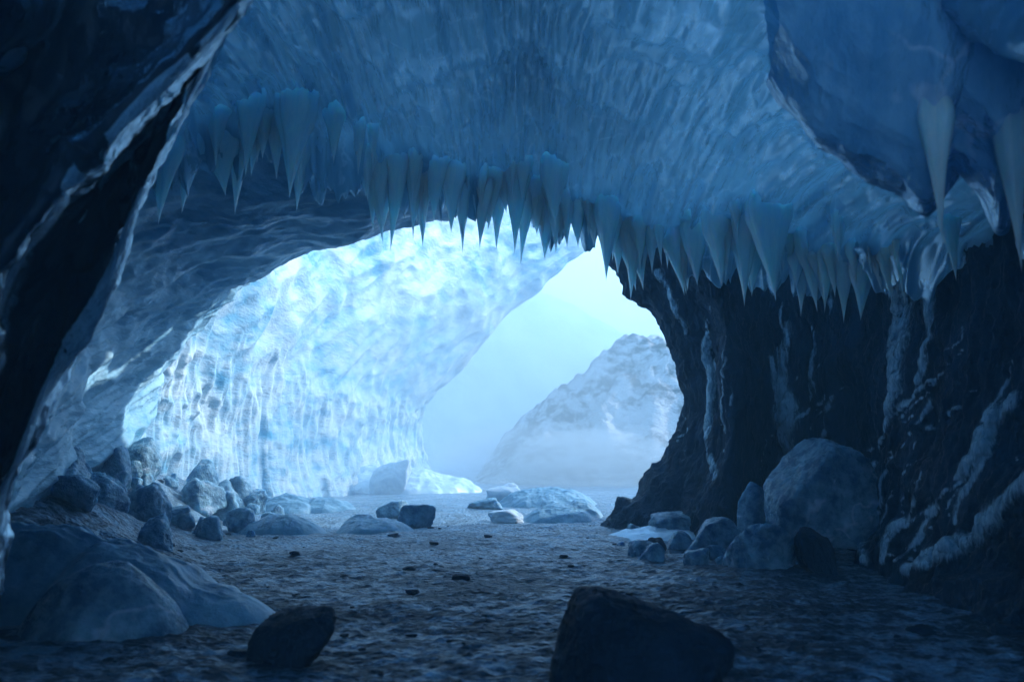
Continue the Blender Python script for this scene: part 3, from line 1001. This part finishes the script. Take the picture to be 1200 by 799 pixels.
def flow(pts, widths, label, seed, TR=None, parent=None, mat=None):
    """frozen trickle clinging to the rock along a polyline"""
    P = []
    if mat:
        pts = [tuple(q) for q in cr(np.array([(x, y, 0.0) for x, y in pts]), 16)[:, :2]]
    for (x, y) in pts:
        h = shoot(x, y, TR or TRW)
        if h is not None:
            P.append((np.array(h[0]), np.array(h[1])))
    if len(P) < 2:
        return None
    C = cr(np.array([q[0] for q in P]), 70)
    Nn = cr(np.array([q[1] for q in P]), 70)
    Nn /= np.linalg.norm(Nn, axis=1, keepdims=True)
    for i in range(70):
        if np.dot(Nn[i], np.array([0, 0, CAMZ]) - C[i]) < 0:
            Nn[i] = -Nn[i]
    T = np.gradient(C, axis=0)
    T /= np.linalg.norm(T, axis=1, keepdims=True)
    S = np.cross(T, Nn)
    S /= np.linalg.norm(S, axis=1, keepdims=True)
    w = np.interp(np.linspace(0, 1, 70), np.linspace(0, 1, len(widths)), widths) * 0.75
    d0 = np.linalg.norm(C - np.array([0, 0, CAMZ]), axis=1)
    w = w * d0 / F * 0.5
    ns = 56
    a = np.linspace(0, 2 * math.pi, ns, endpoint=False)
    t = np.linspace(0, 1, 70)
    env = np.clip(np.minimum(t, 1 - t) * 9, 0.02, 1) ** 0.6
    wob = 1 + 0.35 * fbm(np.stack([t * 7 + seed, t * 0, t * 0], -1), 3, seed)
    C = C + S * (w * 0.35 * fbm(np.stack([t * 5 + seed * 3, t * 0, t * 0], -1), 3, seed + 7))[:, None]
    r0 = w * env * wob
    A, T2 = np.meshgrid(a, t)
    lenr = np.linalg.norm(np.diff(C, axis=0), axis=1).sum() / max(w.mean(), 1e-3)
    q3 = np.stack([np.cos(A) * 3.4, np.sin(A) * 3.4, T2 * lenr * 0.28 + seed * 5], -1)
    fl = 1 + 0.42 * fbm(q3, 4, seed, 0.6, True) + 0.18 * fbm(q3 * np.array([2.5, 2.5, 4]), 3, seed + 3)
    V = C[:, None, :] + (Nn * (r0 * (0.9 if mat else 0.10))[:, None])[:, None, :] + (np.cos(A) * fl * r0[:, None])[..., None] * S[:, None, :] + (np.sin(A) * fl * r0[:, None] * (0.8 if mat else 0.22))[..., None] * Nn[:, None, :]
    V = V.reshape(-1, 3)
    Fc = []
    for i in range(69):
        for j in range(ns):
            Fc.append((i * ns + j, i * ns + (j + 1) % ns, (i + 1) * ns + (j + 1) % ns, (i + 1) * ns + j))
    if parent:
        return link('wet_rim', V, Fc, mat or M['rim'], parent)
    o = link('frozen_flow', V.reshape(-1, 3), Fc, M['flow'])
    tag(o, label, 'frozen flow', 'frozen trickles on the dark right wall')
    return o


def glaze_wall(o, n, m, runs):
    """water that ran down the rock and froze: raised glassy ridges grown on the wall itself"""
    co = np.empty(n * m * 3, np.float32)
    o.data.vertices.foreach_get('co', co)
    P = co.reshape(-1, 3).astype(float)
    Nn = face_to(P.reshape(n, m, 3), normals(P.reshape(n, m, 3)), (0, 8, 2)).reshape(-1, 3)
    mask = np.zeros(len(P))
    rise = np.zeros(len(P))
    for k, (pts, widths) in enumerate(runs):
        hit = [shoot(x, y, TRW) for x, y in pts]
        hit = [np.array(h[0]) for h in hit if h is not None]
        if len(hit) < 2:
            continue
        C = cr(np.array(hit), 60)
        wd = np.interp(np.linspace(0, 1, 60), np.linspace(0, 1, len(widths)), widths) * C[:, 1] / F * 0.5
        wd = np.maximum(wd, 0.018)
        lo, hi = C.min(0) - 1.0, C.max(0) + 1.0
        idx = np.where(((P > lo) & (P < hi)).all(1))[0]
        if not len(idx):
            continue
        q = P[idx]
        q = q + 0.05 * np.stack([fbm(q * 3 + 5, 3, 171), fbm(q * 3 + 15, 3, 173), fbm(q * 3 + 25, 3, 175)], -1)
        best = np.full(len(idx), 1e9)
        bw = np.ones(len(idx))
        for j in range(60):
            dj = np.sqrt(((q - C[j]) ** 2).sum(1)) / wd[j]
            sel = dj < best
            best[sel] = dj[sel]
            bw[sel] = wd[j]
        fib = 0.5 + 0.5 * fbm(q * np.array([11, 11, 2.6]) + k, 3, 181, 0.6)
        f = np.exp(-best ** 2)
        mask[idx] = np.maximum(mask[idx], f * (0.35 + 1.0 * fib))
        rise[idx] = np.maximum(rise[idx], f * bw * (0.35 + 0.5 * fib))
    P = P + Nn * rise[:, None]
    o.data.vertices.foreach_set('co', P.astype(np.float32).ravel())
    at = o.data.attributes.new('glaze', 'FLOAT', 'POINT')
    at.data.foreach_set('value', np.clip(mask, 0, 1).astype(np.float32))
    o.data.update()


RUNS = [
    ([(1205, 562), (1165, 605), (1110, 640), (1060, 668), (1020, 704)], [24, 28, 34, 30, 16]),
    ([(1160, 540), (1130, 580), (1118, 612)], [10, 16, 6]),
    ([(1080, 555), (1072, 590), (1048, 620), (1035, 655)], [5, 8, 16, 10]),
    ([(1110, 572), (1090, 600), (1060, 615)], [6, 10, 6]),
    ([(1035, 505), (1018, 560), (1008, 620), (990, 660), (965, 690)], [6, 9, 14, 24, 26]),
    ([(1008, 620), (1012, 655), (1018, 680)], [10, 14, 10]),
    ([(1190, 465), (1165, 500), (1150, 535), (1120, 560)], [18, 40, 34, 6]),
    ([(1062, 330), (1062, 400), (1052, 460), (1038, 505)], [52, 50, 36, 8]),
    ([(1090, 345), (1092, 400), (1075, 450)], [20, 20, 8]),
    ([(925, 380), (920, 440), (922, 490), (928, 540)], [10, 16, 36, 14]),
    ([(905, 420), (910, 470), (920, 510)], [6, 8, 10]),
    ([(826, 400), (834, 440), (832, 500), (838, 560)], [8, 12, 14, 12]),
    ([(850, 420), (846, 480), (848, 530)], [4, 6, 5]),
    ([(770, 320), (790, 355), (804, 390)], [10, 14, 6]),
    ([(955, 390), (952, 430), (950, 470)], [5, 8, 4]),
    ([(985, 300), (975, 350), (970, 400)], [8, 8, 4]),
]
for k in range(26):
    x, y = random.uniform(965, 1200), random.uniform(380, 610)
    dx, dy, b1 = -random.uniform(15, 90), random.uniform(50, 120), random.uniform(-14, 14)
    ww = random.uniform(3, 8)
    RUNS.append(([(x, y), (x + dx * 0.3 + b1, y + dy * 0.33), (x + dx * 0.65 - b1 * 0.5, y + dy * 0.66), (x + dx, y + dy)], [ww * 0.4, ww, ww * 1.2, ww * 0.6]))
for k in range(14):
    x, y, b1, dy = random.uniform(790, 960), random.uniform(350, 540), random.uniform(-8, 8), random.uniform(40, 110)
    ww = random.uniform(3, 7)
    RUNS.append(([(x, y), (x + b1, y + dy * 0.4), (x - b1, y + dy * 0.7), (x + b1 * 0.5, y + dy)], [ww * 0.5, ww, ww, ww * 0.5]))
glaze_wall(rwall, 1000, 360, RUNS)

sh = lambda pts, dx: [(x + dx, y) for x, y in pts]
flow(sh(edge[0:4], -6), [10, 14, 10, 16], '', 41, TRN, nearice)
flow(sh(edge[2:6], -7), [12, 18, 22, 10], '', 42, TRN, nearice)
flow(sh(edge[4:9], -8), [16, 26, 20, 30, 20], '', 43, TRN, nearice)
flow(sh(rid[0:4], 4), [14, 20, 12, 26], '', 44, TRN, nearice)
flow(sh(rid[3:6], 6), [26, 30, 24], '', 45, TRN, nearice)
flow([(205, 112), (170, 160), (128, 205), (92, 262)], [8, 12, 10, 6], '', 46, TRN, nearice)

# ------------------------------------------------------------------ air
m, nt = mat_new('cold_air')
out = nd(nt, 'ShaderNodeOutputMaterial')
pv = nd(nt, 'ShaderNodeVolumePrincipled')
pv.inputs['Color'].default_value = (0.48, 0.78, 0.97, 1)
pv.inputs['Density'].default_value = 0.014
pv.inputs['Anisotropy'].default_value = 0.2
nt.links.new(pv.outputs[0], out.inputs['Volume'])
x0, x1, y0, y1, z0, z1 = -460, 460, -230, 345, -15, 46
V = [(x, y, z) for x in (x0, x1) for y in (y0, y1) for z in (z0, z1)]
hz = link('haze', V, [(0, 1, 3, 2), (4, 6, 7, 5), (0, 4, 5, 1), (2, 3, 7, 6), (0, 2, 6, 4), (1, 5, 7, 3)], m, smooth=False)
tag(hz, 'pale blue haze filling the cave mouth and valley', kind='stuff')

def mist(px, d, z, rx, ry, rz, dens, seed):
    V, Fc = ICO[4]
    V = V * (1 + 0.18 * fbm(V * 1.2 + seed, 3, seed))[:, None] * np.array([rx, ry, rz])
    mm, t2 = mat_new('drifting_mist')
    oo = nd(t2, 'ShaderNodeOutputMaterial')
    pp = nd(t2, 'ShaderNodeVolumePrincipled')
    pp.inputs['Color'].default_value = (0.68, 0.86, 0.98, 1)
    pp.inputs['Density'].default_value = dens
    t2.links.new(pp.outputs[0], oo.inputs['Volume'])
    o = link('mist', V, Fc, mm)
    o.location = (W(px, 500, d)[0], d, z)
    tag(o, 'soft pale mist drifting over the snow outside the cave mouth', kind='stuff')


mist(660, 42, 0.8, 8, 5, 2.4, 0.06, 5)
mist(540, 31, 3.0, 8, 8, 5.5, 0.027, 7)
mist(700, 39, 0.5, 4.5, 3.5, 2.2, 0.20, 8)
mist(560, 75, 4, 26, 18, 16, 0.006, 6)

# ------------------------------------------------------------------ light
SUN = Vector((0.77, 0.34, 0.47)).normalized()
sl = bpy.data.lights.new('sun', 'SUN')
so = bpy.data.objects.new('sun', sl)
COL.objects.link(so)
so.rotation_euler = SUN.to_track_quat('Z', 'Y').to_euler()
sl.energy = 2.7
sl.angle = R(0.5)
sl.color = (1.0, 0.985, 0.965)
w = bpy.data.worlds.new('World')
sc.world = w
w.use_nodes = True
nt = w.node_tree
nt.nodes.clear()
sky = nt.nodes.new('ShaderNodeTexSky')
sky.sky_type = 'NISHITA'
sky.sun_disc = False
sky.sun_elevation = math.asin(SUN.z)
sky.ozone_density = 3.0
sky.air_density = 1.0
sky.dust_density = 0.6
sky.sun_rotation = math.atan2(SUN.x, SUN.y)
bg = nt.nodes.new('ShaderNodeBackground')
bg.inputs['Strength'].default_value = 0.15
wo = nt.nodes.new('ShaderNodeOutputWorld')
nt.links.new(sky.outputs[0], bg.inputs[0])
nt.links.new(bg.outputs[0], wo.inputs[0])

sc.view_settings.view_transform = 'Standard'
sc.view_settings.look = 'None'
sc.view_settings.exposure = 2.8
sc.view_settings.gamma = 1.0
sc.cycles.use_denoising = True
sc.cycles.max_bounces = 14
sc.cycles.diffuse_bounces = 5
sc.cycles.glossy_bounces = 3
sc.cycles.transmission_bounces = 10
sc.cycles.volume_bounces = 1
sc.cycles.sample_clamp_indirect = 4
sc.cycles.caustics_reflective = False
sc.cycles.caustics_refractive = False
